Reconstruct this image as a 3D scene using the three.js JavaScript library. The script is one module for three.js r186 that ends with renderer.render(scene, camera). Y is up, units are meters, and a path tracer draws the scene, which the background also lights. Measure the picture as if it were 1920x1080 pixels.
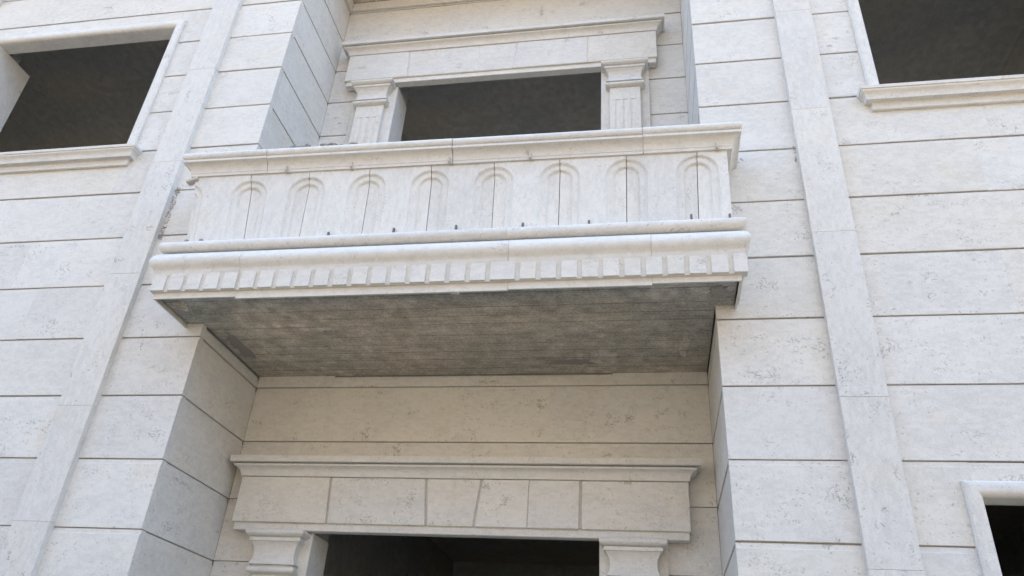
import * as THREE from 'three';
import { mergeGeometries, toCreasedNormals } from 'three/addons/utils/BufferGeometryUtils.js';

// ------------------------------------------------------------------ camera, sky, sun, exposure
// Plan units: one stone course = 0.5 plan units = 0.4 m. Plan (x, y, z) -> metres (x, y, z) * S, lifted by LIFT.
const S = 0.8, LIFT = 3.294;
const scene = new THREE.Scene();
const camera = new THREE.PerspectiveCamera(41.17, 1024 / 576, 0.05, 600);
{
  const yaw = 0.1987, pitch = 0.535, roll = 0.0721;
  const fwd = new THREE.Vector3(-Math.sin(yaw) * Math.cos(pitch), Math.sin(pitch), -Math.cos(yaw) * Math.cos(pitch));
  const right = new THREE.Vector3(Math.cos(yaw), 0, -Math.sin(yaw));
  const up = new THREE.Vector3().crossVectors(right, fwd);
  const u = up.clone().multiplyScalar(Math.cos(roll)).addScaledVector(right, -Math.sin(roll));
  camera.position.set(0, 1.6, 4.9116 * S);
  camera.up.copy(u);
  camera.lookAt(camera.position.clone().add(fwd));
}
scene.add(camera);

const sunDir = new THREE.Vector3(0.50, 0.70, -0.50).normalize();      // high, behind the building: the front is in open shade
{
  const W = 256, H = 128, d = new Float32Array(W * H * 4), v = new THREE.Vector3();
  for (let j = 0; j < H; j++) for (let i = 0; i < W; i++) {
    const el = ((j + 0.5) / H - 0.5) * Math.PI, az = ((i + 0.5) / W - 0.5) * 2 * Math.PI;
    v.set(Math.cos(el) * Math.cos(az), Math.sin(el), Math.cos(el) * Math.sin(az));
    const h = Math.max(0, v.y), hz = Math.pow(1 - h, 3.2);              // hazy blue, paler to the horizon
    const c = Math.max(0, v.dot(sunDir)), glow = 0.7 * Math.pow(c, 4) + 1.6 * Math.pow(c, 40);
    const k = (j * W + i) * 4, m = v.y < 0 ? 0.6 : 1;
    d[k] = m * (0.40 + 0.22 * hz + glow); d[k + 1] = m * (0.605 + 0.12 * hz + glow * 0.97); d[k + 2] = m * (0.95 - 0.05 * hz + glow * 0.9); d[k + 3] = 1;
  }
  const sky = new THREE.DataTexture(d, W, H, THREE.RGBAFormat, THREE.FloatType);
  sky.mapping = THREE.EquirectangularReflectionMapping; sky.magFilter = sky.minFilter = THREE.LinearFilter; sky.needsUpdate = true;
  scene.background = sky; scene.environment = sky;
}
const sun = new THREE.DirectionalLight(new THREE.Color(1, 0.91, 0.78), 5.0);
sun.position.copy(sunDir).multiplyScalar(60); sun.target.position.set(0, 0, 0);
sun.castShadow = true; sun.shadow.mapSize.set(2048, 2048);
Object.assign(sun.shadow.camera, { left: -30, right: 30, top: 30, bottom: -30, near: 1, far: 140 });
scene.add(sun, sun.target);
const renderer = new THREE.WebGLRenderer();
renderer.toneMapping = THREE.LinearToneMapping;
renderer.toneMappingExposure = 2.88;
renderer.shadowMap.enabled = true;

// ------------------------------------------------------------------ random, noise, textures
let seed = 20240611;
const rnd = () => { seed = (seed + 0x6D2B79F5) | 0; let t = Math.imul(seed ^ (seed >>> 15), 1 | seed); t = (t + Math.imul(t ^ (t >>> 7), 61 | t)) ^ t; return ((t ^ (t >>> 14)) >>> 0) / 4294967296; };
const rr = (a, b) => a + (b - a) * rnd();
function tileNoise(N, cx, cy) {                                          // periodic value noise, N x N pixels, cx x cy cells
  const g = new Float32Array(cx * cy); for (let i = 0; i < g.length; i++) g[i] = rnd();
  const out = new Float32Array(N * N), s = t => t * t * (3 - 2 * t);
  for (let y = 0; y < N; y++) {
    const fy = y / N * cy, y0 = Math.floor(fy), ty = s(fy - y0), r0 = (y0 % cy) * cx, r1 = ((y0 + 1) % cy) * cx;
    for (let x = 0; x < N; x++) {
      const fx = x / N * cx, x0 = Math.floor(fx), tx = s(fx - x0), a = x0 % cx, b = (x0 + 1) % cx;
      out[y * N + x] = (g[r0 + a] * (1 - tx) + g[r0 + b] * tx) * (1 - ty) + (g[r1 + a] * (1 - tx) + g[r1 + b] * tx) * ty - 0.5;
    }
  }
  return out;
}
function dataTex(N, fill, srgb) {
  const d = new Uint8Array(N * N * 4);
  for (let i = 0; i < N * N; i++) { const c = fill(i); for (let k = 0; k < 3; k++) d[i * 4 + k] = Math.max(0, Math.min(255, Math.round(c[k] * 255))); d[i * 4 + 3] = 255; }
  const t = new THREE.DataTexture(d, N, N); t.wrapS = t.wrapT = THREE.RepeatWrapping;
  t.magFilter = THREE.LinearFilter; t.minFilter = THREE.LinearMipmapLinearFilter; t.generateMipmaps = true;
  if (srgb) t.colorSpace = THREE.SRGBColorSpace; t.needsUpdate = true; return t;
}
const TILE = 3.2;                                                        // metres covered by one texture
function stoneMaps(clusters, strength) {                                 // cream limestone with pits, fossil flecks and cloudy bedding
  const N = 1536, pit = new Float32Array(N * N), warm = new Float32Array(N * N);
  const n1 = tileNoise(N, 6, 8), n2 = tileNoise(N, 22, 40), n3 = tileNoise(N, 90, 190), n4 = tileNoise(N, 500, 700), n5 = tileNoise(N, 12, 16);
  const dab = (px, py, len, wid, ang, dark) => {
    const R = Math.ceil(len + wid), ca = Math.cos(ang), sa = Math.sin(ang);
    for (let y = -R; y <= R; y++) for (let x = -R; x <= R; x++) {
      const a = (x * ca + y * sa) / len, b = (-x * sa + y * ca) / wid, q = a * a + b * b;
      if (q > 1) continue;
      const k = ((Math.round(py + y) + 4 * N) % N) * N + (Math.round(px + x) + 4 * N) % N;
      pit[k] = Math.max(pit[k], dark * (1 - q * 0.7));
    }
  };
  for (let c = 0; c < clusters; c++) {
    const cx = rnd() * N, cy = rnd() * N, sx = rr(6, 46), sy = rr(5, 26), base = rr(-1.2, 1.2), heavy = rnd() < 0.12;
    const count = Math.floor(rr(4, heavy ? 34 : 18));
    for (let i = 0; i < count; i++) {
      const g = () => (rnd() + rnd() + rnd() - 1.5) * 1.1;
      dab(cx + g() * sx, cy + g() * sy, rr(1.2, heavy ? 8 : 5.5), rr(0.8, 2.2), base + rr(-0.9, 0.9) + (rnd() < 0.15 ? 1.4 : 0), strength * (heavy ? rr(0.35, 1) : rr(0.15, 0.7)));
    }
  }
  for (let i = 0; i < 2600; i++) dab(rnd() * N, rnd() * N, rr(1, 3.4), rr(0.8, 1.5), rr(-1.5, 1.5), strength * rr(0.2, 0.8));
  for (let i = 0; i < N * N; i++) warm[i] = Math.max(0, n5[i] + n2[i] * 0.6 - 0.12);
  const tone = i => 0.975 + n1[i] * 0.03 + n2[i] * 0.03 + n3[i] * 0.05 + n4[i] * 0.06;
  const map = dataTex(N, i => { const t = tone(i) - pit[i] * 0.42, w = warm[i]; return [t - w * 0.015, t - w * 0.03 - pit[i] * 0.01, t - w * 0.06 - pit[i] * 0.02]; }, true);
  const bump = dataTex(N, i => { const t = 0.7 + n3[i] * 0.12 + n4[i] * 0.12 - pit[i] * 0.65; return [t, t, t]; });
  return { map, bump };
}
const maps = [stoneMaps(300, 0.42), stoneMaps(560, 0.6)];
function concreteMaps(boards) {                                                // board-marked concrete: planks run along u
  const N = 1024, P = 26, n1 = tileNoise(N, 5, 7), n2 = tileNoise(N, 14, 60), n3 = tileNoise(N, 30, 340), n4 = tileNoise(N, 400, 400), n5 = tileNoise(N, 9, 5), n6 = tileNoise(N, 60, 60);
  const pt = [], off = []; for (let i = 0; i < P; i++) { pt.push(rr(-0.10, 0.10)); off.push(rr(-0.3, 0.3)); }
  const edges = []; for (let i = 0; i <= P; i++) edges.push(i === 0 ? 0 : i === P ? N : i * N / P + rr(-9, 9));
  const board = new Uint8Array(N), line = new Float32Array(N);
  for (let y = 0; y < N; y++) { let b = 0; while (b < P - 1 && y >= edges[b + 1]) b++; board[y] = b; line[y] = Math.min(Math.abs(y - edges[b]), Math.abs(y - edges[b + 1])) < 1.3 ? 1 : 0; }
  const val = i => { const y = (i / N) | 0, b = board[y]; const crust = Math.max(0, n5[i] + n6[i] * 0.7 - 0.15);
    if (!boards) return 0.73 + n1[i] * 0.05 + n6[i] * 0.05 + n4[i] * 0.09 + crust * 0.07;
    return 0.74 + pt[b] * 0.3 + n1[i] * 0.10 + n2[i] * 0.06 + n3[i] * 0.08 + n4[i] * 0.17 + n6[i] * 0.12 + crust * 0.12 - line[y] * 0.12 * (0.5 + n2[i] + 0.4); };
  const map = dataTex(N, i => { const t = val(i), w = n1[i] * 0.05; return [t + 0.010 + w, t, t - 0.012 - w]; }, true);
  const bump = dataTex(N, i => { const y = (i / N) | 0, t = boards ? 0.5 + off[board[y]] * 0.5 + n3[i] * 0.3 + n4[i] * 0.2 - line[y] * 0.4 : 0.5 + n6[i] * 0.4 + n4[i] * 0.3; return [t, t, t]; });
  return { map, bump };
}
const cm = concreteMaps(true), pm = concreteMaps(false);
const rgb = (r, g, b) => new THREE.Color().setRGB(r, g, b);
const tints = [[0.655, 0.640, 0.608], [0.638, 0.623, 0.595], [0.668, 0.655, 0.625], [0.655, 0.632, 0.588], [0.635, 0.624, 0.600]];
const stoneMat = maps.map(m => tints.map(c => new THREE.MeshStandardMaterial({ color: rgb(...c), map: m.map, bumpMap: m.bump, bumpScale: 0.0016, roughness: 0.9 })));
const carved = tints.slice(0, 3).map(c => new THREE.MeshStandardMaterial({ color: rgb(...c), map: maps[0].map, bumpMap: maps[0].bump, bumpScale: 0.0012, roughness: 0.82 }));
const pick = k => stoneMat[k][Math.floor(rnd() * tints.length)];
const pickCarved = () => carved[Math.floor(rnd() * 3)];
const concreteMat = new THREE.MeshStandardMaterial({ color: rgb(0.72, 0.72, 0.71), map: pm.map, bumpMap: pm.bump, bumpScale: 0.003, roughness: 0.95 });
const soffitMat = new THREE.MeshStandardMaterial({ color: rgb(0.82, 0.78, 0.70), map: cm.map, bumpMap: cm.bump, bumpScale: 0.003, roughness: 0.92 });
const crumbMat = new THREE.MeshStandardMaterial({ color: rgb(0.27, 0.255, 0.235), roughness: 1 });
const dabMat = new THREE.MeshStandardMaterial({ color: rgb(0.50, 0.47, 0.43), roughness: 1 });
const steelMat = new THREE.MeshStandardMaterial({ color: rgb(0.16, 0.145, 0.13), roughness: 0.8, metalness: 0.2 });
const groundMat = new THREE.MeshStandardMaterial({ color: rgb(0.66, 0.55, 0.39), map: maps[1].map, bumpMap: maps[1].bump, bumpScale: 0.01, roughness: 1 });

// ------------------------------------------------------------------ geometry helpers (plan units)
class Tri {                                                              // a soup of polygons
  constructor() { this.p = []; }
  tri(a, b, c) { this.p.push(...a, ...b, ...c); }
  quad(a, b, c, d) { this.tri(a, b, c); this.tri(a, c, d); }
  poly(pts) { for (let i = 1; i < pts.length - 1; i++) this.tri(pts[0], pts[i], pts[i + 1]); }
  geo() { const g = new THREE.BufferGeometry(); g.setAttribute('position', new THREE.Float32BufferAttribute(this.p, 3)); g.computeVertexNormals(); return g; }
}
function box(x0, x1, y0, y1, z0, z1, b = 0.005) {                        // box with chamfered edges
  const c = [(x0 + x1) / 2, (y0 + y1) / 2, (z0 + z1) / 2], h = [Math.abs(x1 - x0) / 2, Math.abs(y1 - y0) / 2, Math.abs(z1 - z0) / 2];
  b = Math.min(b, h[0] * 0.4, h[1] * 0.4, h[2] * 0.4);
  const t = new Tri(), P = (ax, s) => { const v = [0, 0, 0]; for (let k = 0; k < 3; k++) v[k] = c[k] + s[k] * (k === ax ? h[k] : h[k] - b); return v; };
  const put = pts => {
    const u = new THREE.Vector3(...pts[1]).sub(new THREE.Vector3(...pts[0])), w = new THREE.Vector3(...pts[2]).sub(new THREE.Vector3(...pts[0]));
    const n = u.cross(w), m = pts.reduce((a, q) => [a[0] + q[0], a[1] + q[1], a[2] + q[2]], [0, 0, 0]).map((q, k) => q / pts.length - c[k]);
    t.poly(n.x * m[0] + n.y * m[1] + n.z * m[2] < 0 ? pts.slice().reverse() : pts);
  };
  const sg = [-1, 1];
  for (let a = 0; a < 3; a++) for (const s of sg) {
    const o = [(a + 1) % 3, (a + 2) % 3], q = [[-1, -1], [1, -1], [1, 1], [-1, 1]].map(([u, w]) => { const v = [0, 0, 0]; v[a] = s; v[o[0]] = u; v[o[1]] = w; return v; });
    put(q.map(v => P(a, v)));
  }
  for (let a = 0; a < 3; a++) for (const u of sg) for (const w of sg) {  // edge chamfers run along axis a
    const o = [(a + 1) % 3, (a + 2) % 3], mk = (l, ax) => { const v = [0, 0, 0]; v[a] = l; v[o[0]] = u; v[o[1]] = w; return P(ax, v); };
    put([mk(-1, o[0]), mk(1, o[0]), mk(1, o[1]), mk(-1, o[1])]);
  }
  for (const x of sg) for (const y of sg) for (const z of sg) put([0, 1, 2].map(a => P(a, [x, y, z])));
  return t.geo();
}
function stone(len, y0, y1, back = 0.06) {                               // facing stone, x 0..len, face at z = 0: crisp foot, weathered slope on its top edge
  const e = 0.003, top = 0.034, prof = [[-back, y0], [-e, y0], [0, y0 + e], [0, y1 - top], [-0.0065, y1 - top + 0.003], [-0.0075, y1 - 0.003], [-0.011, y1], [-back, y1]];
  const t = new Tri(), n = prof.length;
  for (let i = 0; i < n; i++) { const a = prof[i], b = prof[(i + 1) % n]; t.quad([0, a[1], a[0]], [len, a[1], a[0]], [len, b[1], b[0]], [0, b[1], b[0]]); }
  t.poly(prof.map(q => [0, q[1], q[0]])); t.poly(prof.map(q => [len, q[1], q[0]]).reverse());
  return t.geo();
}
// horizontal moulding that returns round both ends; profile = [[out, y] ...] from foot to top, closed at the back
function mould(prof, xL, xR, zRef, zWall, { left = 'return', right = 'return', back = 0.04, crease = 0.55 } = {}) {
  const t = new Tri(), pts = o => {
    const r = [];
    if (left === 'return') r.push([xL - o, zWall], [xL - o, zRef + o]); else r.push([xL, zRef + o]);
    if (right === 'return') r.push([xR + o, zRef + o], [xR + o, zWall]); else r.push([xR, zRef + o]);
    return r;
  };
  const rows = prof.map(([o, y]) => pts(o).map(([x, z]) => [x, y, z]));
  for (let i = 0; i < rows.length - 1; i++) for (let j = 0; j < rows[i].length - 1; j++) t.quad(rows[i][j], rows[i][j + 1], rows[i + 1][j + 1], rows[i + 1][j]);
  const closed = prof.map(([o, y]) => new THREE.Vector2(o, y)); closed.push(new THREE.Vector2(-back, prof[prof.length - 1][1]), new THREE.Vector2(-back, prof[0][1]));
  const tr = THREE.ShapeUtils.triangulateShape(closed, []);
  const cap = (x, flip) => { for (const f of tr) { const q = f.map(k => [x, closed[k].y, zRef + closed[k].x]); flip ? t.tri(q[2], q[1], q[0]) : t.tri(...q); } };
  if (left === 'cut') cap(xL, true);
  if (right === 'cut') cap(xR, false);
  const lid = (k, up) => {                                               // top and foot
    const r = rows[k], y = r[0][1], inner = [];
    if (left === 'return') inner.push([xL + back, y, zWall], [xL + back, y, zRef - back]); else inner.push([xL, y, zRef - back]);
    if (right === 'return') inner.push([xR - back, y, zRef - back], [xR - back, y, zWall]); else inner.push([xR, y, zRef - back]);
    for (let j = 0; j < r.length - 1; j++) up ? t.quad(r[j], r[j + 1], inner[j + 1], inner[j]) : t.quad(inner[j], inner[j + 1], r[j + 1], r[j]);
  };
  lid(rows.length - 1, true); lid(0, false);
  return toCreasedNormals(t.geo(), crease);
}
const arc = (cx, cy, r, a0, a1, n, ry = r) => Array.from({ length: n + 1 }, (_, i) => { const a = (a0 + (a1 - a0) * i / n) * Math.PI / 180; return [cx + r * Math.cos(a), cy + ry * Math.sin(a)]; });
// wall plate with openings
function plate(x0, x1, y0, y1, z0, z1, holes = []) {
  const s = new THREE.Shape([[x0, y0], [x1, y0], [x1, y1], [x0, y1]].map(q => new THREE.Vector2(...q)));
  for (const [a, b, c, d] of holes) s.holes.push(new THREE.Path([[a, c], [a, d], [b, d], [b, c]].map(q => new THREE.Vector2(...q))));
  return new THREE.ExtrudeGeometry(s, { depth: z1 - z0, bevelEnabled: false }).translate(0, 0, z0);
}
// finish: plan -> metres, box-projected uv in metres with an offset of its own
function put(parent, name, g, mat, { swap = false, off } = {}) {
  if (g.index) g = g.toNonIndexed();
  g.scale(S, S, S); g.translate(0, LIFT, 0);
  const p = g.attributes.position, uv = new Float32Array(p.count * 2), ou = off ? off[0] : rnd(), ov = off ? off[1] : rnd(), fu = off ? 1 : (rnd() < 0.5 ? -1 : 1);
  const a = new THREE.Vector3(), b = new THREE.Vector3(), c = new THREE.Vector3(), n = new THREE.Vector3();
  for (let i = 0; i < p.count; i += 3) {
    a.fromBufferAttribute(p, i); b.fromBufferAttribute(p, i + 1); c.fromBufferAttribute(p, i + 2);
    n.copy(b).sub(a).cross(c.clone().sub(a)); const ax = Math.abs(n.x), ay = Math.abs(n.y), az = Math.abs(n.z);
    [a, b, c].forEach((q, k) => {
      let u, w; if (az >= ax && az >= ay) { u = q.x; w = q.y; } else if (ay >= ax) { u = q.x; w = q.z; } else { u = q.z; w = q.y; }
      if (swap) [u, w] = [w, u];
      uv[(i + k) * 2] = fu * u / TILE + ou; uv[(i + k) * 2 + 1] = w / TILE + ov;
    });
  }
  g.setAttribute('uv', new THREE.BufferAttribute(uv, 2)); g.deleteAttribute('uv1');
  const m = new THREE.Mesh(g, mat); m.name = name; m.castShadow = m.receiveShadow = true; parent.add(m); return m;
}
function group(parent, name, label) { const o = new THREE.Group(); o.name = name; if (label) o.userData.label = label; parent.add(o); return o; }

// ------------------------------------------------------------------ plan measures
const ZR = 0.0859, ZB = -1.022;                       // right wall face, recess back wall face (left wall face is z = 0)
const XC = -3.474, XR = 0.4894;                       // recess corners
const GY = -LIFT / S;                                 // ground
const XL0 = -9.5, XR0 = 4.6, TOPY = 10.6;
const UL = [-7.0, -4.845, 2.52, 4.22], UR = [1.905, 4.06, 2.52, 4.22], LR = [1.90, 4.055, -2.4, -0.725];
const DU = [-2.65, -0.385, 0.95, 4.14], DL = [-2.65, -0.385, GY, -0.775];

// ground
{
  const g = new THREE.PlaneGeometry(400, 400).rotateX(-Math.PI / 2);
  const uv = g.attributes.uv; for (let i = 0; i < uv.count; i++) uv.setXY(i, uv.getX(i) * 90, uv.getY(i) * 90);
  const m = new THREE.Mesh(g, groundMat); m.name = 'ground'; m.receiveShadow = true; m.userData = { kind: 'structure', label: 'bare sandy ground in front of the building', category: 'ground' }; scene.add(m);
}

// unseen dark lane, added to cut ground bounce near the building; sandy lot beyond
{
  const g = new THREE.PlaneGeometry(120, 10.2).rotateX(-Math.PI / 2).translate(0, 0.004, 6.0);
  const p = g.attributes.position, uv = g.attributes.uv; for (let i = 0; i < uv.count; i++) uv.setXY(i, p.getX(i) / 4, p.getZ(i) / 4);
  const m = new THREE.Mesh(g, new THREE.MeshStandardMaterial({ color: rgb(0.07, 0.068, 0.065), map: cm.map, bumpMap: maps[1].bump, bumpScale: 0.004, roughness: 0.95 })); m.name = 'added_road'; m.receiveShadow = true; m.userData = { kind: 'structure', label: 'unseen dark asphalt lane added to cut bounce light near the building', category: 'added_road' }; scene.add(m);
}

const building = new THREE.Group(); building.name = 'building'; scene.add(building);
building.userData = { label: 'unfinished white limestone building with carved balcony and empty window openings', category: 'building' };

// concrete frame: backing walls, slabs, partitions, roof; the rooms behind are boxes with added back openings upstairs
{
  const f = group(building, 'concrete_frame', 'grey raw concrete frame seen inside the dark openings');
  const hole = o => [o[0] - 0.02, o[1] + 0.02, o[2] - 0.02, o[3] + 0.34];
  const gd = [DL[0] - 0.02, DL[1] + 0.02, GY + 0.01, DL[3] + 0.34];
  put(f, 'backing_wall', plate(XL0, XC - 0.03, GY, TOPY, -0.30, -0.020, [hole(UL)]), concreteMat);
  put(f, 'backing_wall', plate(XR + 0.03, XR0, GY, TOPY, -0.22, ZR - 0.020, [hole(UR), hole(LR)]), concreteMat);
  put(f, 'backing_wall', plate(XC - 0.3, XR + 0.3, GY, TOPY, ZB - 0.32, ZB - 0.020, [hole(DU), gd]), concreteMat);
  put(f, 'backing_wall', box(XC - 0.28, XC - 0.020, GY, TOPY, ZB - 0.33, -0.031, 0), concreteMat);
  put(f, 'backing_wall', box(XR + 0.020, XR + 0.28, GY, TOPY, ZB - 0.33, ZR - 0.031, 0), concreteMat);
  put(f, 'partition_wall', box(XC - 0.27, XC - 0.03, GY, TOPY - 0.01, -9, ZB - 0.335, 0), concreteMat);
  put(f, 'partition_wall', box(XR + 0.03, XR + 0.27, GY, TOPY - 0.01, -9, ZB - 0.335, 0), concreteMat);
  put(f, 'outer_wall', box(XL0 - 0.25, XL0 - 0.002, GY, TOPY, -9.3, -0.02, 0), concreteMat);
  put(f, 'outer_wall', box(XR0 + 0.002, XR0 + 0.25, GY, TOPY, -9.3, ZR - 0.02, 0), concreteMat);
  put(f, 'outer_wall', plate(XL0, XR0, GY, TOPY, -9.3, -9.05, [[-8.2, -5.0, 1.9, 4.7], [-2.7, -0.4, 1.3, 4.7], [1.2, 4.2, 1.9, 4.9]]), concreteMat);  // unseen back openings, added to let daylight into the upper rooms
  put(f, 'roof_slab', box(XL0 - 0.3, XR0 + 0.3, TOPY + 0.002, TOPY + 0.4, -9.4, 0.25, 0), concreteMat);
  for (const y of [0.62, 5.66]) {                                        // floor slabs inside, room by room
    put(f, 'floor_slab', box(XL0 + 0.004, XC - 0.275, y, y + 0.33, -9.04, -0.31, 0), concreteMat);
    put(f, 'floor_slab', box(XC - 0.025, XR + 0.025, y, y + 0.33, -9.04, ZB - 0.325, 0), concreteMat);
    put(f, 'floor_slab', box(XR + 0.275, XR0 - 0.004, y, y + 0.33, -9.04, -0.23, 0), concreteMat);
  }
}

// ------------------------------------------------------------------ coursed stone walls
const GAP = 0.0065;
function courses(parent, x0, x1, kA, kB, holes, orient, tex, minLen = 0.95, maxLen = 1.7) {
  // orient(geometry) moves a wall-local stone (x along, face at z = 0) to its place
  for (let k = kA; k < kB; k++) {
    const ya = k * 0.5, yb = ya + 0.5 - GAP;
    const cuts = new Set([x0, x1]);
    for (const h of holes) if (h[2] < yb && h[3] > ya) { if (h[0] > x0 && h[0] < x1) cuts.add(h[0]); if (h[1] > x0 && h[1] < x1) cuts.add(h[1]); }
    const xs = [...cuts].sort((p, q) => p - q);
    for (let i = 0; i < xs.length - 1; i++) {
      const a = xs[i], b = xs[i + 1], mid = (a + b) / 2; let spans = [[ya, yb]];
      for (const h of holes) if (mid > h[0] && mid < h[1] && h[2] < yb && h[3] > ya) { spans = []; if (h[2] > ya + 0.03) spans.push([ya, h[2]]); if (h[3] < yb - 0.03) spans.push([h[3], yb]); }
      for (const [s0, s1] of spans) {
        const ends = [a]; let p = a;
        if (b - a > maxLen) { p += rr(minLen * 0.5, maxLen); while (p < b - 0.5) { ends.push(p); p += rr(minLen, maxLen); } }
        ends.push(b);
        for (let e = 0; e < ends.length - 1; e++) {
          const dy = rr(-0.0025, 0.0025), g = stone(ends[e + 1] - ends[e] - 0.0006, s0 + dy, s1 + dy).translate(ends[e] + 0.0003, 0, rr(-0.0012, 0));
          orient(g); put(parent, 'stone_block', g, pick(rnd() < tex ? 1 : 0));
        }
      }
    }
  }
}
const K0 = -4, K1 = 12;
const wl = group(building, 'wall', 'front wall of pale stone courses around the square window');
courses(wl, XL0 + 1.0, -4.43, K0, K1, [[UL[0] - 0.03, UL[1] + 0.03, UL[2] - 0.04, UL[3] + 0.03]], g => g, 0.35);
courses(wl, -4.19, XC, K0, K1, [], g => g, 0.5);
put(wl, 'plain_stone', box(XL0, XC - 0.004, GY, K0 * 0.5 - GAP, -0.06, -0.001), stoneMat[0][0]);
put(wl, 'plain_stone', box(XL0, XC - 0.004, K1 * 0.5, TOPY, -0.06, -0.001), stoneMat[0][0]);
put(wl, 'plain_stone', box(XL0, XL0 + 0.995, K0 * 0.5, K1 * 0.5 - GAP, -0.06, -0.001), stoneMat[0][1]);
const wr = group(building, 'wall', 'front wall of pitted pale stone courses with two openings');
const toR = g => g.translate(0, 0, ZR);
courses(wr, XR, 1.23, K0, K1, [], toR, 0.75);
courses(wr, 1.46, XR0 - 0.3, K0, K1, [UR, LR].map(o => [o[0] - 0.03, o[1] + 0.03, o[2] - 0.04, o[3] + 0.03]), toR, 0.7, 0.9, 1.5);
put(wr, 'plain_stone', box(XR + 0.004, XR0, GY, K0 * 0.5 - GAP, ZR - 0.06, ZR - 0.001), stoneMat[1][0]);
put(wr, 'plain_stone', box(XR + 0.004, XR0, K1 * 0.5, TOPY, ZR - 0.06, ZR - 0.001), stoneMat[1][0]);
put(wr, 'plain_stone', box(XR0 - 0.295, XR0, K0 * 0.5, K1 * 0.5 - GAP, ZR - 0.06, ZR - 0.001), stoneMat[1][1]);
// side walls of the recess
const slabBand = [-9, 9, 0.59, 1.0];
const rl = group(building, 'wall', 'narrow side wall of the recess facing the doorways');
courses(rl, 0.0615, -ZB, K0, K1, [slabBand], g => { g.rotateY(Math.PI / 2); return g.translate(XC, 0, 0); }, 0.4);
put(rl, 'plain_stone', box(XC - 0.06, XC - 0.001, GY, K0 * 0.5 - GAP, ZB, -0.0615), stoneMat[0][2]);
put(rl, 'plain_stone', box(XC - 0.06, XC - 0.001, K1 * 0.5, TOPY, ZB, -0.0615), stoneMat[0][2]);
const rg = group(building, 'wall', 'side wall of the recess seen almost edge on');
courses(rg, ZB, ZR - 0.0615, K0, K1, [slabBand], g => { g.rotateY(-Math.PI / 2); return g.translate(XR, 0, 0); }, 0.5);
put(rg, 'plain_stone', box(XR + 0.001, XR + 0.06, GY, K0 * 0.5 - GAP, ZB, ZR - 0.0615), stoneMat[0][2]);
put(rg, 'plain_stone', box(XR + 0.001, XR + 0.06, K1 * 0.5, TOPY, ZB, ZR - 0.0615), stoneMat[0][2]);
// back wall of the recess
const rb = group(building, 'wall', 'shaded back wall of the recess with long stone courses');
courses(rb, XC + 0.001, XR - 0.001, K0, K1, [[DU[0] - 0.1, DU[1] + 0.1, 0.598, DU[3] + 0.1], [DL[0] - 0.1, DL[1] + 0.1, -5, DL[3] + 0.1]], g => g.translate(0, 0, ZB), 0.8, 1.2, 2.2);
put(rb, 'plain_stone', box(XC + 0.001, DL[0] - 0.1, GY, K0 * 0.5 - GAP, ZB - 0.06, ZB - 0.001), stoneMat[1][2]);
put(rb, 'plain_stone', box(DL[1] + 0.1, XR - 0.001, GY, K0 * 0.5 - GAP, ZB - 0.06, ZB - 0.001), stoneMat[1][2]);
put(rb, 'plain_stone', box(XC + 0.001, XR - 0.001, K1 * 0.5, TOPY, ZB - 0.06, ZB - 0.001), stoneMat[1][2]);

// ------------------------------------------------------------------ plain pilaster strips
function strip(x0, x1, z, joints, label) {
  const g = group(building, 'pilaster', label), ys = [GY + 0.002, ...joints, TOPY - 0.002];
  for (let i = 0; i < ys.length - 1; i++) put(g, 'pilaster_stone', box(x0 + rr(-0.002, 0.002), x1 + rr(-0.002, 0.002), ys[i] + 0.0003, ys[i + 1] - 0.0003, z - 0.04, z + 0.05 + rr(-0.0012, 0.0012), 0.002), pick(rnd() < 0.4 ? 1 : 0), { swap: true });
}
strip(-4.46, -4.16, 0, [-3.1, -2.05, -0.98, -0.107, 1.08, 2.3, 3.5, 4.6, 5.8, 7.2, 8.8], 'flat pale stone strip beside the square window wall');
strip(1.197, 1.49, ZR, [-3.2, -2.2, -1.15, -0.107, 1.162, 2.35, 3.5, 4.7, 5.9, 7.2, 8.8], 'flat pitted stone strip beside the two openings');

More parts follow.
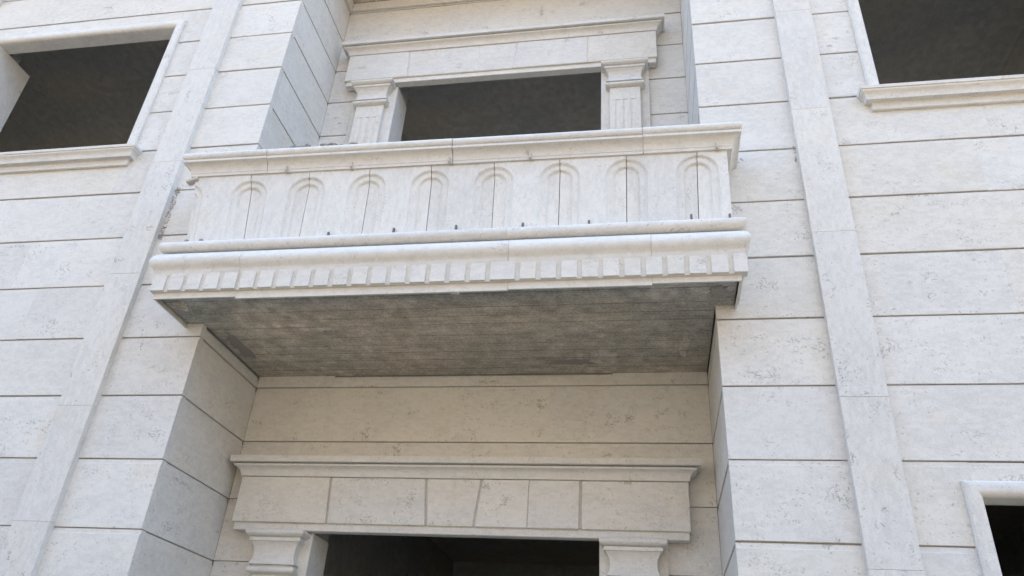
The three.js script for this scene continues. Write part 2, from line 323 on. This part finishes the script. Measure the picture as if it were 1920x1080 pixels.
// ------------------------------------------------------------------ windows
const bull = [[0.10, 0.0], [0.10, 0.022], ...arc(0.062, 0.012, 0.034, 80, 100, 2).reverse().reverse(), ...arc(0.038, 0.002, 0.038, 90, 180, 7)];
function windowFrame(o, z, sillY, label) {
  const w = group(building, 'window', label), [x0, x1, y0, y1] = o, RD = 0.42;
  const prof = [[0.098, -0.01], [0.098, 0.018], [0.088, 0.032], [0.066, 0.040], ...arc(0.040, 0.0, 0.040, 90, 180, 7)];   // [out from the opening, proud of the wall]
  const pieces = { head: [], jambL: [], jambR: [] };
  const head = new Tri(), jl = new Tri(), jr = new Tri(), q = (x, y, d) => [x, y, z + d];
  for (let i = 0; i < prof.length - 1; i++) {
    const [a, d] = prof[i], [b, e] = prof[i + 1];
    head.quad(q(x0 - a, y1 + a, d), q(x0 - b, y1 + b, e), q(x1 + b, y1 + b, e), q(x1 + a, y1 + a, d));
    jl.quad(q(x0 - a, y0, d), q(x0 - b, y0, e), q(x0 - b, y1 + b, e), q(x0 - a, y1 + a, d));
    jr.quad(q(x1 + b, y0, e), q(x1 + a, y0, d), q(x1 + a, y1 + a, d), q(x1 + b, y1 + b, e));
  }
  const hb = -0.135, jb = -0.475;                                        // linings: shallow head, deep jambs
  head.quad(q(x0, y1, 0), q(x0, y1, hb), q(x1, y1, hb), q(x1, y1, 0)); head.quad(q(x0, y1, hb), q(x0, y1 + 0.05, hb), q(x1, y1 + 0.05, hb), q(x1, y1, hb));
  head.quad(q(x0, y1 + 0.05, hb), q(x0, y1 + 0.05, -0.06), q(x1, y1 + 0.05, -0.06), q(x1, y1 + 0.05, hb));
  for (const [t, x, s] of [[jl, x0, -1], [jr, x1, 1]]) {
    t.quad(q(x, y0, 0), q(x, y0, jb), q(x, y1, jb), q(x, y1, 0)); t.quad(q(x, y0, jb), q(x + s * 0.05, y0, jb), q(x + s * 0.05, y1, jb), q(x, y1, jb)); t.quad(q(x + s * 0.05, y0, jb), q(x + s * 0.05, y0, -0.06), q(x + s * 0.05, y1, -0.06), q(x + s * 0.05, y1, jb)); t.quad(q(x, y1, jb), q(x + s * 0.05, y1, jb), q(x + s * 0.05, y1, hb), q(x, y1, hb));
  }
  put(w, 'head', toCreasedNormals(head.geo(), 0.6), pickCarved()); put(w, 'jamb', toCreasedNormals(jl.geo(), 0.6), pickCarved(), { swap: true }); put(w, 'jamb', toCreasedNormals(jr.geo(), 0.6), pickCarved(), { swap: true });
  const Y = sillY, sp = [[0.02, 0], [0.028, 0.004], [0.028, 0.062], [0.034, 0.068], [0.072, 0.070], [0.074, 0.085], ...arc(0.124, 0.085, 0.050, 180, 118, 4, 0.055).slice(1), [0.104, 0.138], [0.104, 0.152], [0.112, 0.154], [0.114, 0.182], [0.106, 0.188], [0.02, 0.205]].map(([a, b]) => [a, Y + b]);
  put(w, 'sill', mould(sp, x0 - 0.072, x1 + 0.072, z, z - 0.055, { crease: 0.4 }), pickCarved());
  put(w, 'sill_lining', box(x0 - 0.02, x1 + 0.02, Y + 0.14, y0 + 0.001, z - 0.44, z - 0.002, 0.003), pickCarved());
}
windowFrame(UL, 0, 2.312, 'square window opening with moulded sill above the plain left-hand courses');
windowFrame(UR, ZR, 2.312, 'upper window opening with stepped sill on the pitted wall');
windowFrame(LR, ZR, -2.61, 'lower window opening with rounded stone surround on the pitted wall');
{                                                                        // moulding of the storey above, just showing
  const hgr = group(building, 'hood_moulding', 'moulded stone band above the square window');
  put(hgr, 'band', mould([[0.0, 5.045], [0.05, 5.05], [0.05, 5.13], [0.09, 5.14], [0.09, 5.25], [0, 5.27]], -7.25, -4.75, 0, -0.05), carved[0]);
  put(hgr, 'bracket', mould([[0.0, 4.87], [0.03, 4.88], [0.06, 4.93], [0.06, 5.04], [0, 5.043]], -8.1, -7.37, 0, -0.05), carved[1]);
}

// ------------------------------------------------------------------ doorways in the recess
function doorway(o, m, label) {
  const d = group(building, 'doorway', label), [x0, x1, y0, top] = o;
  const zp = ZB + 0.042, zs = ZB + 0.10, T = top;                        // pier face, shaft face, lintel foot
  const caps = [];
  for (const [a, b, sh] of [[x0 - 0.5, x0, -2.912], [x1, x1 + 0.5, -0.135]]) {
    put(d, 'pier', box(a, b, y0, T - 0.002, ZB - 0.30, zp, 0.006), pick(m), { swap: true });
    const s0 = sh - 0.158, s1 = sh + 0.158, cf = T - 0.335;              // capital foot
    // shaft: plain head, three flutes below
    const plan = new THREE.Shape(); plan.moveTo(s0, -(zp - 0.03)); plan.lineTo(s0, -zs + 0.004); plan.lineTo(s0 + 0.004, -zs);
    for (const c of [-0.078, 0, 0.078]) { const r = 0.024; plan.lineTo(sh + c - r, -zs); for (let i = 1; i < 6; i++) { const t = Math.PI * i / 6; plan.lineTo(sh + c - r * Math.cos(t), -zs + 0.008 * Math.sin(t)); } plan.lineTo(sh + c + r, -zs); }
    plan.lineTo(s1 - 0.004, -zs); plan.lineTo(s1, -zs + 0.004); plan.lineTo(s1, -(zp - 0.03));
    const H = cf - 0.17 - y0;
    const fl = new THREE.ExtrudeGeometry(plan, { depth: H, bevelEnabled: false }).rotateX(-Math.PI / 2).translate(0, y0, 0);
    put(d, 'shaft', mergeGeometries([fl, box(s0, s1, cf - 0.17, cf, zp - 0.03, zs, 0.004)].map(g => { const q = g.index ? g.toNonIndexed() : g; q.deleteAttribute('uv'); return q; })), pick(m), { swap: true });
    const cp = [[0.0, 0], ...arc(0.012, 0.032, 0.030, -90, 90, 6, 0.026), [0.010, 0.060], [0.010, 0.068], [0.034, 0.070], [0.026, 0.085], [0.014, 0.11], [0.009, 0.15], [0.014, 0.19], [0.028, 0.22], [0.044, 0.24], [0.054, 0.243], [0.054, 0.268], [0.044, 0.272], [0.05, 0.276], ...arc(0.045, 0.305, 0.042, -60, 75, 6, 0.030), [0.03, 0.3345]].map(([a, b]) => [a, b + cf]);
    put(d, 'capital', mould(cp, s0, s1, zs, zp - 0.02, { crease: 0.5 }), pickCarved());
  }
  const fx0 = m ? -3.335 : -3.275, fx1 = m ? 0.285 : 0.208, zf = ZB + 0.118;
  const y1 = T + 0.058, y2 = T + (m ? 0.425 : 0.455);                    // frieze foot and top
  put(d, 'lintel_band', box(fx0 + 0.015, fx1 - 0.012, T, y1 + 0.01, ZB + 0.012, zf - 0.022, 0.004), pickCarved());
  const js = [[fx0, fx0], [-2.554, -2.528], [-1.753, -1.713], [-1.303, -1.339], ...(m ? [[-0.925, -0.925]] : []), [-0.524, -0.525], [fx1, fx1]], n = js.length - 1;
  for (let i = 0; i < n; i++) {                                          // voussoirs and keystone
    const hair = k => m && k === 4, ga = i === 0 ? 0 : hair(i) ? 0.001 : m ? 0.009 : 0.006, gb = i === n - 1 ? 0 : hair(i + 1) ? 0.001 : m ? 0.009 : 0.006;
    const s = new THREE.Shape([[js[i][1] + ga, y1], [js[i + 1][1] - gb, y1], [js[i + 1][0] - gb, y2], [js[i][0] + ga, y2]].map(q => new THREE.Vector2(...q)));
    put(d, i === 2 ? 'keystone' : 'frieze_stone', new THREE.ExtrudeGeometry(s, { depth: 0.09, bevelEnabled: true, bevelSize: 0.005, bevelOffset: -0.005, bevelThickness: 0.006, bevelSegments: 1 }).translate(0, 0, zf - 0.096 + rr(-0.003, 0.003)), pick(m));
  }
  put(d, 'frieze_backing', box(fx0 + 0.01, fx1 - 0.01, y1 + 0.011, y2 + 0.01, ZB + 0.011, zf - (m ? 0.020 : 0.008), 0.002), carved[1]);
  const cp = [[0, 0], [0.010, 0.002], [0.012, 0.016], ...arc(0.075, 0.016, 0.062, 180, 105, 6, 0.058).slice(1), [0.064, 0.076], [0.066, 0.088], [0.042, 0.090], [0.042, 0.099], [0.090, 0.100], [0.094, 0.104], [0.094, 0.150], [0, 0.162]].map(([a, b]) => [a, b + y2 + 0.002]);
  put(d, 'cornice', mould(cp, fx0, fx1, zf, ZB + 0.01, { crease: 0.4 }), pickCarved());
}
doorway(DU, 0, 'upper doorway with fluted pilasters and keystone above the balcony');
doorway(DL, 1, 'ground floor doorway with carved capitals and keystone under the balcony');

// ------------------------------------------------------------------ balcony
const bal = group(building, 'balcony', 'projecting stone balcony with arched niche panels, moulded rail and dentil cornice');
{
  const BX0 = -3.60, BX1 = 0.618;
  const tshape = new THREE.Shape([[XC + 0.002, -ZB - 0.001], [XC + 0.002, -0.001], [BX0 - 0.006, -0.001], [BX0 - 0.006, -0.45], [BX1 - 0.006, -0.45], [BX1 - 0.006, -ZR - 0.001], [XR - 0.002, -ZR - 0.001], [XR - 0.002, -ZB - 0.001]].map(q => new THREE.Vector2(...q)).reverse());
  const slab = new THREE.ExtrudeGeometry(tshape, { depth: 0.35, bevelEnabled: false }).rotateX(-Math.PI / 2).translate(0, 0.605, 0);
  put(bal, 'slab', slab, soffitMat, { off: [0.1, 0.3] }).userData.label = 'stained board-marked concrete underside of the balcony';
  // cornice stones: ovolo body with fascia, cut where the photograph shows joints
  const body = [[-0.036, 0.563], [-0.034, 0.613], [-0.016, 0.616], [-0.012, 0.70], [-0.005, 0.742], [0.002, 0.758], [0.004, 0.785], [0.011, 0.800], [0.024, 0.815], [0.036, 0.833], [0.043, 0.853], [0.043, 0.873], [0.036, 0.897], [0.021, 0.922], [0.000, 0.943], [-0.028, 0.959], [-0.06, 0.966]];
  const cj = [-3.655, -2.952, -0.925, 0.055, 0.665], jog = [0.004, -0.010, -0.004, 0.010];
  for (let i = 0; i < 4; i++) put(bal, 'cornice_stone', mould(body.map(([a, b], k) => [a, b + (k === 0 ? jog[i] : 0)]), cj[i] + (i ? 0.001 : 0), cj[i + 1] - (i < 3 ? 0.001 : 0), 0.505 + [0, -0.001, 0.001, 0][i], 0.0 - 0.004, { left: i ? 'cut' : 'return', right: i < 3 ? 'cut' : 'return', back: 0.05, crease: 0.5 }), carved[0]);
  // dentils
  const dent = []; let x = -3.645; while (x < -1.15) { dent.push([x, x + 0.110]); x += 0.1442; }
  dent.push([-1.05, -0.875]); x = -0.84; while (x < 0.60) { dent.push([x, Math.min(x + 0.109, 0.672)]); x += 0.1425; }
  dent.filter(q => q[1] - q[0] > 0.05 && !(q[0] < -1.05 && q[1] > -1.06)).forEach(([a, b], i) => put(bal, 'dentil', box(a, b, 0.6175 + rr(-0.001, 0.001), 0.764, 0.44, 0.507 + rr(-0.001, 0.001), 0.002), carved[0]));
  // torus on top of the cornice
  const torus = [[-0.08, 0.966], [-0.012, 0.967], ...arc(-0.012, 1.014, 0.036, -85, 90, 9, 0.047), [-0.09, 1.064]];
  const tj = [-3.66, -0.955, 0.03, 0.675];
  for (let i = 0; i < 3; i++) put(bal, 'torus_stone', mould(torus, tj[i] + (i ? 0.0008 : 0), tj[i + 1] - (i < 2 ? 0.0008 : 0), 0.5, -0.004, { left: i ? 'cut' : 'return', right: i < 2 ? 'cut' : 'return', back: 0.12 }), pick(1));
  // parapet core and niche panels
  const core = new THREE.Shape([[BX0 + 0.07, 0.003], [BX0 + 0.07, -0.335], [BX1 - 0.07, -0.335], [BX1 - 0.07, 0.003 - ZR], [BX1 - 0.17, 0.003 - ZR], [BX1 - 0.17, -0.235], [BX0 + 0.17, -0.235], [BX0 + 0.17, 0.003]].map(q => new THREE.Vector2(...q)).reverse());
  put(bal, 'parapet_core', new THREE.ExtrudeGeometry(core, { depth: 0.79, bevelEnabled: false }).rotateX(-Math.PI / 2).translate(0, 0.96, 0), soffitMat);
  const top = [-3.655, -3.150, -2.637, -2.126, -1.619, -1.114, -0.605, -0.104, 0.416, 0.632], bot = [-3.572, -3.072, -2.613, -2.108, -1.598, -1.096, -0.601, -0.109, 0.393, 0.620];
  const yb = 0.98, yt = 1.772, ro = 0.147, ri = 0.094, ys = 1.545;
  for (let i = 0; i < 9; i++) {
    const mid = k => (top[k] + bot[k]) / 2, L = mid(i) + 0.0026, R = mid(i + 1) - 0.0026, nl = i === 0 ? L - 0.06 : mid(i), nr = i === 8 ? null : mid(i + 1);
    const NX = 60, NY = 84, D = 0.019, Wd = 0.015, zF = 0.414, t = new Tri(), sm = q => { q = Math.max(0, Math.min(1, q)); return q * q * (3 - 2 * q); };
    const k0 = (top[i] - bot[i]) / 0.66, k1 = (top[i + 1] - bot[i + 1]) / 0.66, tl = rr(-0.004, 0.004), tr = rr(-0.004, 0.004), dz = rr(0.002, 0.008);
    const at = (a, b) => {                                               // a, b in 0..1 over the panel: arched niches sunk in two soft steps
      const X = L + (R - L) * a, Y = yb + (yt + tl + (tr - tl) * a - yb) * b;
      const dist = c => c === null ? 9 : Math.hypot(X - c, Math.max(0, Y - ys)), dd = Math.min(dist(nl), dist(nr));
      const z = zF + dz - D * sm((ro - dd) / Wd + 0.5) - D * sm((ri - dd) / Wd + 0.5);
      return [X + (Y - 1.44) * (k0 + (k1 - k0) * a), Y, z];
    };
    const rows = []; for (let v = 0; v <= NY; v++) { const r = []; const b = v / NY < 0.3 ? v / NY : v / NY; for (let u = 0; u <= NX; u++) r.push(at(u / NX, b)); rows.push(r); }
    for (let v = 0; v < NY; v++) for (let u = 0; u < NX; u++) t.quad(rows[v][u], rows[v][u + 1], rows[v + 1][u + 1], rows[v + 1][u]);
    const bk = q => [q[0], q[1], 0.350];
    for (let v = 0; v < NY; v++) { t.quad(bk(rows[v][0]), rows[v][0], rows[v + 1][0], bk(rows[v + 1][0])); t.quad(rows[v][NX], bk(rows[v][NX]), bk(rows[v + 1][NX]), rows[v + 1][NX]); }
    for (let u = 0; u < NX; u++) { t.quad(rows[NY][u], rows[NY][u + 1], bk(rows[NY][u + 1]), bk(rows[NY][u])); t.quad(bk(rows[0][u]), bk(rows[0][u + 1]), rows[0][u + 1], rows[0][u]); }
    const g = t.geo();
    put(bal, 'niche_panel', toCreasedNormals(g, 0.8), carved[i % 3], { swap: true });
  }
  put(bal, 'side_panel', box(BX0 + 0.004, BX0 + 0.062, 0.975, 1.755, 0.002, 0.34), carved[0]);
  put(bal, 'side_panel', box(BX1 - 0.062, BX1 - 0.004, 0.975, 1.755, ZR + 0.002, 0.34), carved[1]);
  {                                                                      // uneven mortar squeezed out under the rail
    const t = new Tri(), N = 150, q = (i, k) => bead[i][k], bead = [];
    for (let i = 0; i <= N; i++) { const X = -3.63 + 4.24 * i / N, y = 1.762 - 0.0085 * (X + 1.5), w = rr(0.002, 0.012); bead.push([[X, y + 0.012, 0.40], [X, y - w * 0.4, 0.428 + rr(0, 0.006)], [X, y - w - 0.004, 0.40]]); }
    for (let i = 0; i < N; i++) { t.quad(q(i, 1), q(i + 1, 1), q(i + 1, 0), q(i, 0)); t.quad(q(i, 2), q(i + 1, 2), q(i + 1, 1), q(i, 1)); }
    put(bal, 'mortar_bead', t.geo(), dabMat);
  }
  // moulded rail in four stones
  const rail = [[-0.085, 1.742], [-0.066, 1.744], [-0.064, 1.766], [-0.060, 1.770], ...arc(0.010, 1.772, 0.068, 180, 100, 7, 0.074).slice(1), [0.002, 1.848], [0.003, 1.866], [-0.018, 1.869], ...arc(-0.024, 1.910, 0.040, -75, 95, 10, 0.040), [-0.16, 1.950]];
  const rj = [-3.752, -3.008, -1.446, 0.023, 0.732];
  for (let i = 0; i < 4; i++) {
    const g = mould(rail, rj[i] + (i ? 0.0028 : 0), rj[i + 1] - (i < 3 ? 0.0028 : 0), 0.5, i === 3 ? ZR - 0.004 : -0.004, { left: i ? 'cut' : 'return', right: i < 3 ? 'cut' : 'return', back: 0.26, crease: 0.45 });
    const P = g.attributes.position; for (let v = 0; v < P.count; v++) P.setY(v, P.getY(v) - 0.0085 * (P.getX(v) + 1.5) + [0.002, 0, -0.002, 0.001][i]);
    put(bal, 'rail_stone', g, pickCarved());
  }
  // fixing dowels, mortar dabs, a wedge, a loose flake
  const pins = [[-3.525, 1], [-3.40, 1], [-2.347], [-1.832], [-1.353], [-0.854], [-0.375], [0.34], [0.600]];
  for (const [px, fat] of pins) { const h = fat ? 0.03 : 0.048; put(bal, fat ? 'mortar_dab' : 'dowel', box(px - 0.008 * (fat ? 1.8 : 1), px + 0.008 * (fat ? 1.8 : 1), 1.05, 1.098 + h * rr(0.55, 0.95), 0.428, 0.450, 0.004), fat ? crumbMat : steelMat); }
  const clip = [-2.831, -2.276, -1.468, -0.829, 0.559];
  for (const cx of clip) {
    const y = 1.755 - 0.0085 * (cx + 1.5);
    const t = [box(cx - 0.010, cx + 0.006, y - 0.012, y + 0.040, 0.436, 0.462, 0.005), box(cx - 0.006, cx + 0.018, y - 0.020, y - 0.006, 0.424, 0.446, 0.004)];
    put(bal, 'mortar_clamp', mergeGeometries(t), dabMat);
  }
  // rough smears of mortar and spalls left on the underside
  for (const [cx, cz, rx, rz, th, m] of [[-3.36, -0.42, 0.07, 0.30, 0.010, 1], [-3.22, -0.62, 0.10, 0.16, 0.007, 0], [-3.50, 0.30, 0.06, 0.09, 0.012, 0], [-3.42, 0.20, 0.035, 0.05, 0.010, 1], [0.50, 0.28, 0.07, 0.10, 0.012, 1], [0.30, -0.55, 0.05, 0.25, 0.006, 0], [-1.9, 0.30, 0.16, 0.05, 0.005, 0], [-0.6, -0.8, 0.22, 0.06, 0.005, 1], [-2.5, -0.2, 0.12, 0.05, 0.004, 0]]) {
    const t = new Tri(), n = 26, ring = k => Array.from({ length: n }, (_, i) => { const a = i / n * 2 * Math.PI, w = rim[i] * k; return [cx + rx * w * Math.cos(a), 0.606 - (k < 0.9 ? th * edge[i] : -0.002), cz + rz * w * Math.sin(a)]; });
    const rim = Array.from({ length: n }, () => rr(0.65, 1.15)), edge = Array.from({ length: n }, () => rr(0.5, 1.2)), A = ring(1), B = ring(0.82), C = [cx, 0.606 - th, cz];
    for (let i = 0; i < n; i++) { const j = (i + 1) % n; t.quad(A[j], A[i], B[i], B[j]); t.tri(B[j], B[i], C); }
    put(bal, 'mortar_smear', t.geo(), m ? crumbMat : soffitMat);
  }
  put(bal, 'stone_wedge', box(-0.05, 0.05, -0.016, 0.016, -0.03, 0.03, 0.008).rotateZ(0.35).translate(-3.665, 1.728, 0.42), dabMat);
  put(bal, 'mortar_flake', box(-0.03, 0.03, -0.008, 0.012, -0.02, 0.02, 0.008).rotateZ(-0.1).translate(-1.30, 0.552, 0.462), carved[0]);
}
// slab that closes the recess at the top and the band under it
{
  const b = group(building, 'recess_roof', 'dark concrete underside of the slab above the upper doorway');
  put(b, 'slab', box(XC + 0.003, XR - 0.003, 5.645, 5.99, ZB + 0.003, -0.35, 0), soffitMat);
  put(b, 'band', box(XC + 0.034, XR - 0.003, 5.508, 5.642, ZB + 0.002, ZB + 0.032, 0.004), carved[1]);
  put(b, 'band', box(XC + 0.002, XC + 0.031, 5.508, 5.642, ZB + 0.002, -0.01, 0.004), carved[1]);
}

// ------------------------------------------------------------------ unseen houses, added across the lot to block low sky and bounce warm sunlight
function house(name, x, z, w, h, d, c, floors, bays, label) {
  const t = new THREE.Group(); t.name = name; t.position.set(x, 0, z); scene.add(t); t.userData = { label, category: 'house', group: 'unseen houses added to bounce warm light' };
  const wm = new THREE.MeshStandardMaterial({ color: rgb(...c), map: maps[1].map, roughness: 0.9 }), gm = new THREE.MeshStandardMaterial({ color: rgb(0.05, 0.055, 0.06), roughness: 0.25 });
  const add = (n, sx, sy, sz, px, py, pz, m, par = t) => { const o = new THREE.Mesh(new THREE.BoxGeometry(sx, sy, sz), m); o.name = n; o.position.set(px, py, pz); o.castShadow = o.receiveShadow = true; par.add(o); return o; };
  add('wall', w, h, d, 0, h / 2, 0, wm); add('roof', w + 0.5, 0.3, d + 0.5, 0, h + 0.152, 0, concreteMat);
  const fh = h / floors, bw = w / bays;
  for (let f = 0; f < floors; f++) for (let b = 0; b < bays; b++) {
    const px = -w / 2 + (b + 0.5) * bw, door = f === 0 && b === Math.floor(bays / 2), py = f * fh + (door ? 1.1 : fh * 0.55);
    const win = add(door ? 'door' : 'window', 1.2, door ? 2.2 : 1.4, 0.08, px, py, -d / 2 - 0.03, gm);
    add(door ? 'lintel' : 'sill', 1.5, 0.12, 0.2, 0, door ? 1.17 : -0.77, -0.03, concreteMat, win);
  }
}
house('added_tan_house', -15.5, 24, 15, 13, 9, [0.36, 0.295, 0.215], 3, 4, 'tan three storey house added unseen across the lot with four window bays');
house('added_tan_house_001', 0, 24.5, 14.5, 15, 10, [0.38, 0.31, 0.225], 4, 5, 'tall tan four storey house added unseen across the lot');
house('added_tan_house_002', 16.5, 25, 16, 12, 9, [0.34, 0.28, 0.205], 3, 5, 'low brownish three storey house added unseen across the lot');

// ------------------------------------------------------------------ chipped patches beside the strips (part of the wall) and crumbs on the rail
function lump(r) { const g = new THREE.IcosahedronGeometry(r, 0); const P = g.attributes.position, m = {}; for (let i = 0; i < P.count; i++) { const k = [P.getX(i), P.getY(i), P.getZ(i)].map(v => v.toFixed(4)).join(); const s = (m[k] ??= rr(0.6, 1.25)); P.setXYZ(i, P.getX(i) * s * 1.25, P.getY(i) * s * 0.75, P.getZ(i) * s); } g.deleteAttribute('uv'); g.computeVertexNormals(); return g; }
function chips(parent, pts, n, spread, z, r0, r1) {
  const list = []; for (let i = 0; i < n; i++) { const t = rnd() * (pts.length - 1), k = Math.floor(t), f = t - k; list.push(lump(rr(r0, r1)).scale(1, 1, 0.4).translate(pts[k][0] + (pts[k + 1][0] - pts[k][0]) * f + rr(-spread, spread), pts[k][1] + (pts[k + 1][1] - pts[k][1]) * f + rr(-spread, spread), z)); }
  const m = put(parent, 'mortar_chips', mergeGeometries(list), crumbMat); m.userData.kind = 'stuff'; return m;
}
chips(wl, [[-4.13, 2.02], [-4.135, 1.45]], 170, 0.022, 0.001, 0.002, 0.008);
chips(wr, [[1.18, 2.02], [1.182, 1.80]], 14, 0.006, ZR + 0.001, 0.003, 0.008);
chips(wr, [[0.66, 1.98], [0.78, 1.90]], 12, 0.03, ZR + 0.001, 0.003, 0.007);
chips(wl, [[-3.99, 0.56], [-3.96, 0.42], [-3.95, 0.32]], 14, 0.010, 0.001, 0.003, 0.007);
{
  let n = 0;
  const spots = []; for (let i = 0; i < 9; i++) spots.push([rr(-2.88, -2.66), 0.472]); for (let i = 0; i < 14; i++) spots.push([rr(-2.56, -2.24), 0.472]);
  for (const [x, z] of spots) {
    const r = rr(0.016, 0.034), g = lump(r); g.scale(S, S, S); const m = new THREE.Mesh(g, crumbMat); m.name = n ? 'mortar_crumb_' + String(n).padStart(3, '0') : 'mortar_crumb'; n++;
    m.position.set(x * S, (1.950 - 0.0085 * (x + 1.5) + r * 0.45) * S + LIFT, (z + rr(-0.012, 0.006)) * S); m.rotation.y = rr(0, 6); m.castShadow = m.receiveShadow = true;
    m.userData = { label: 'small grey crumb of dried mortar lying on the balcony rail', category: 'mortar crumb', group: 'mortar crumbs on the balcony rail' }; scene.add(m);
  }
}
renderer.render(scene, camera);
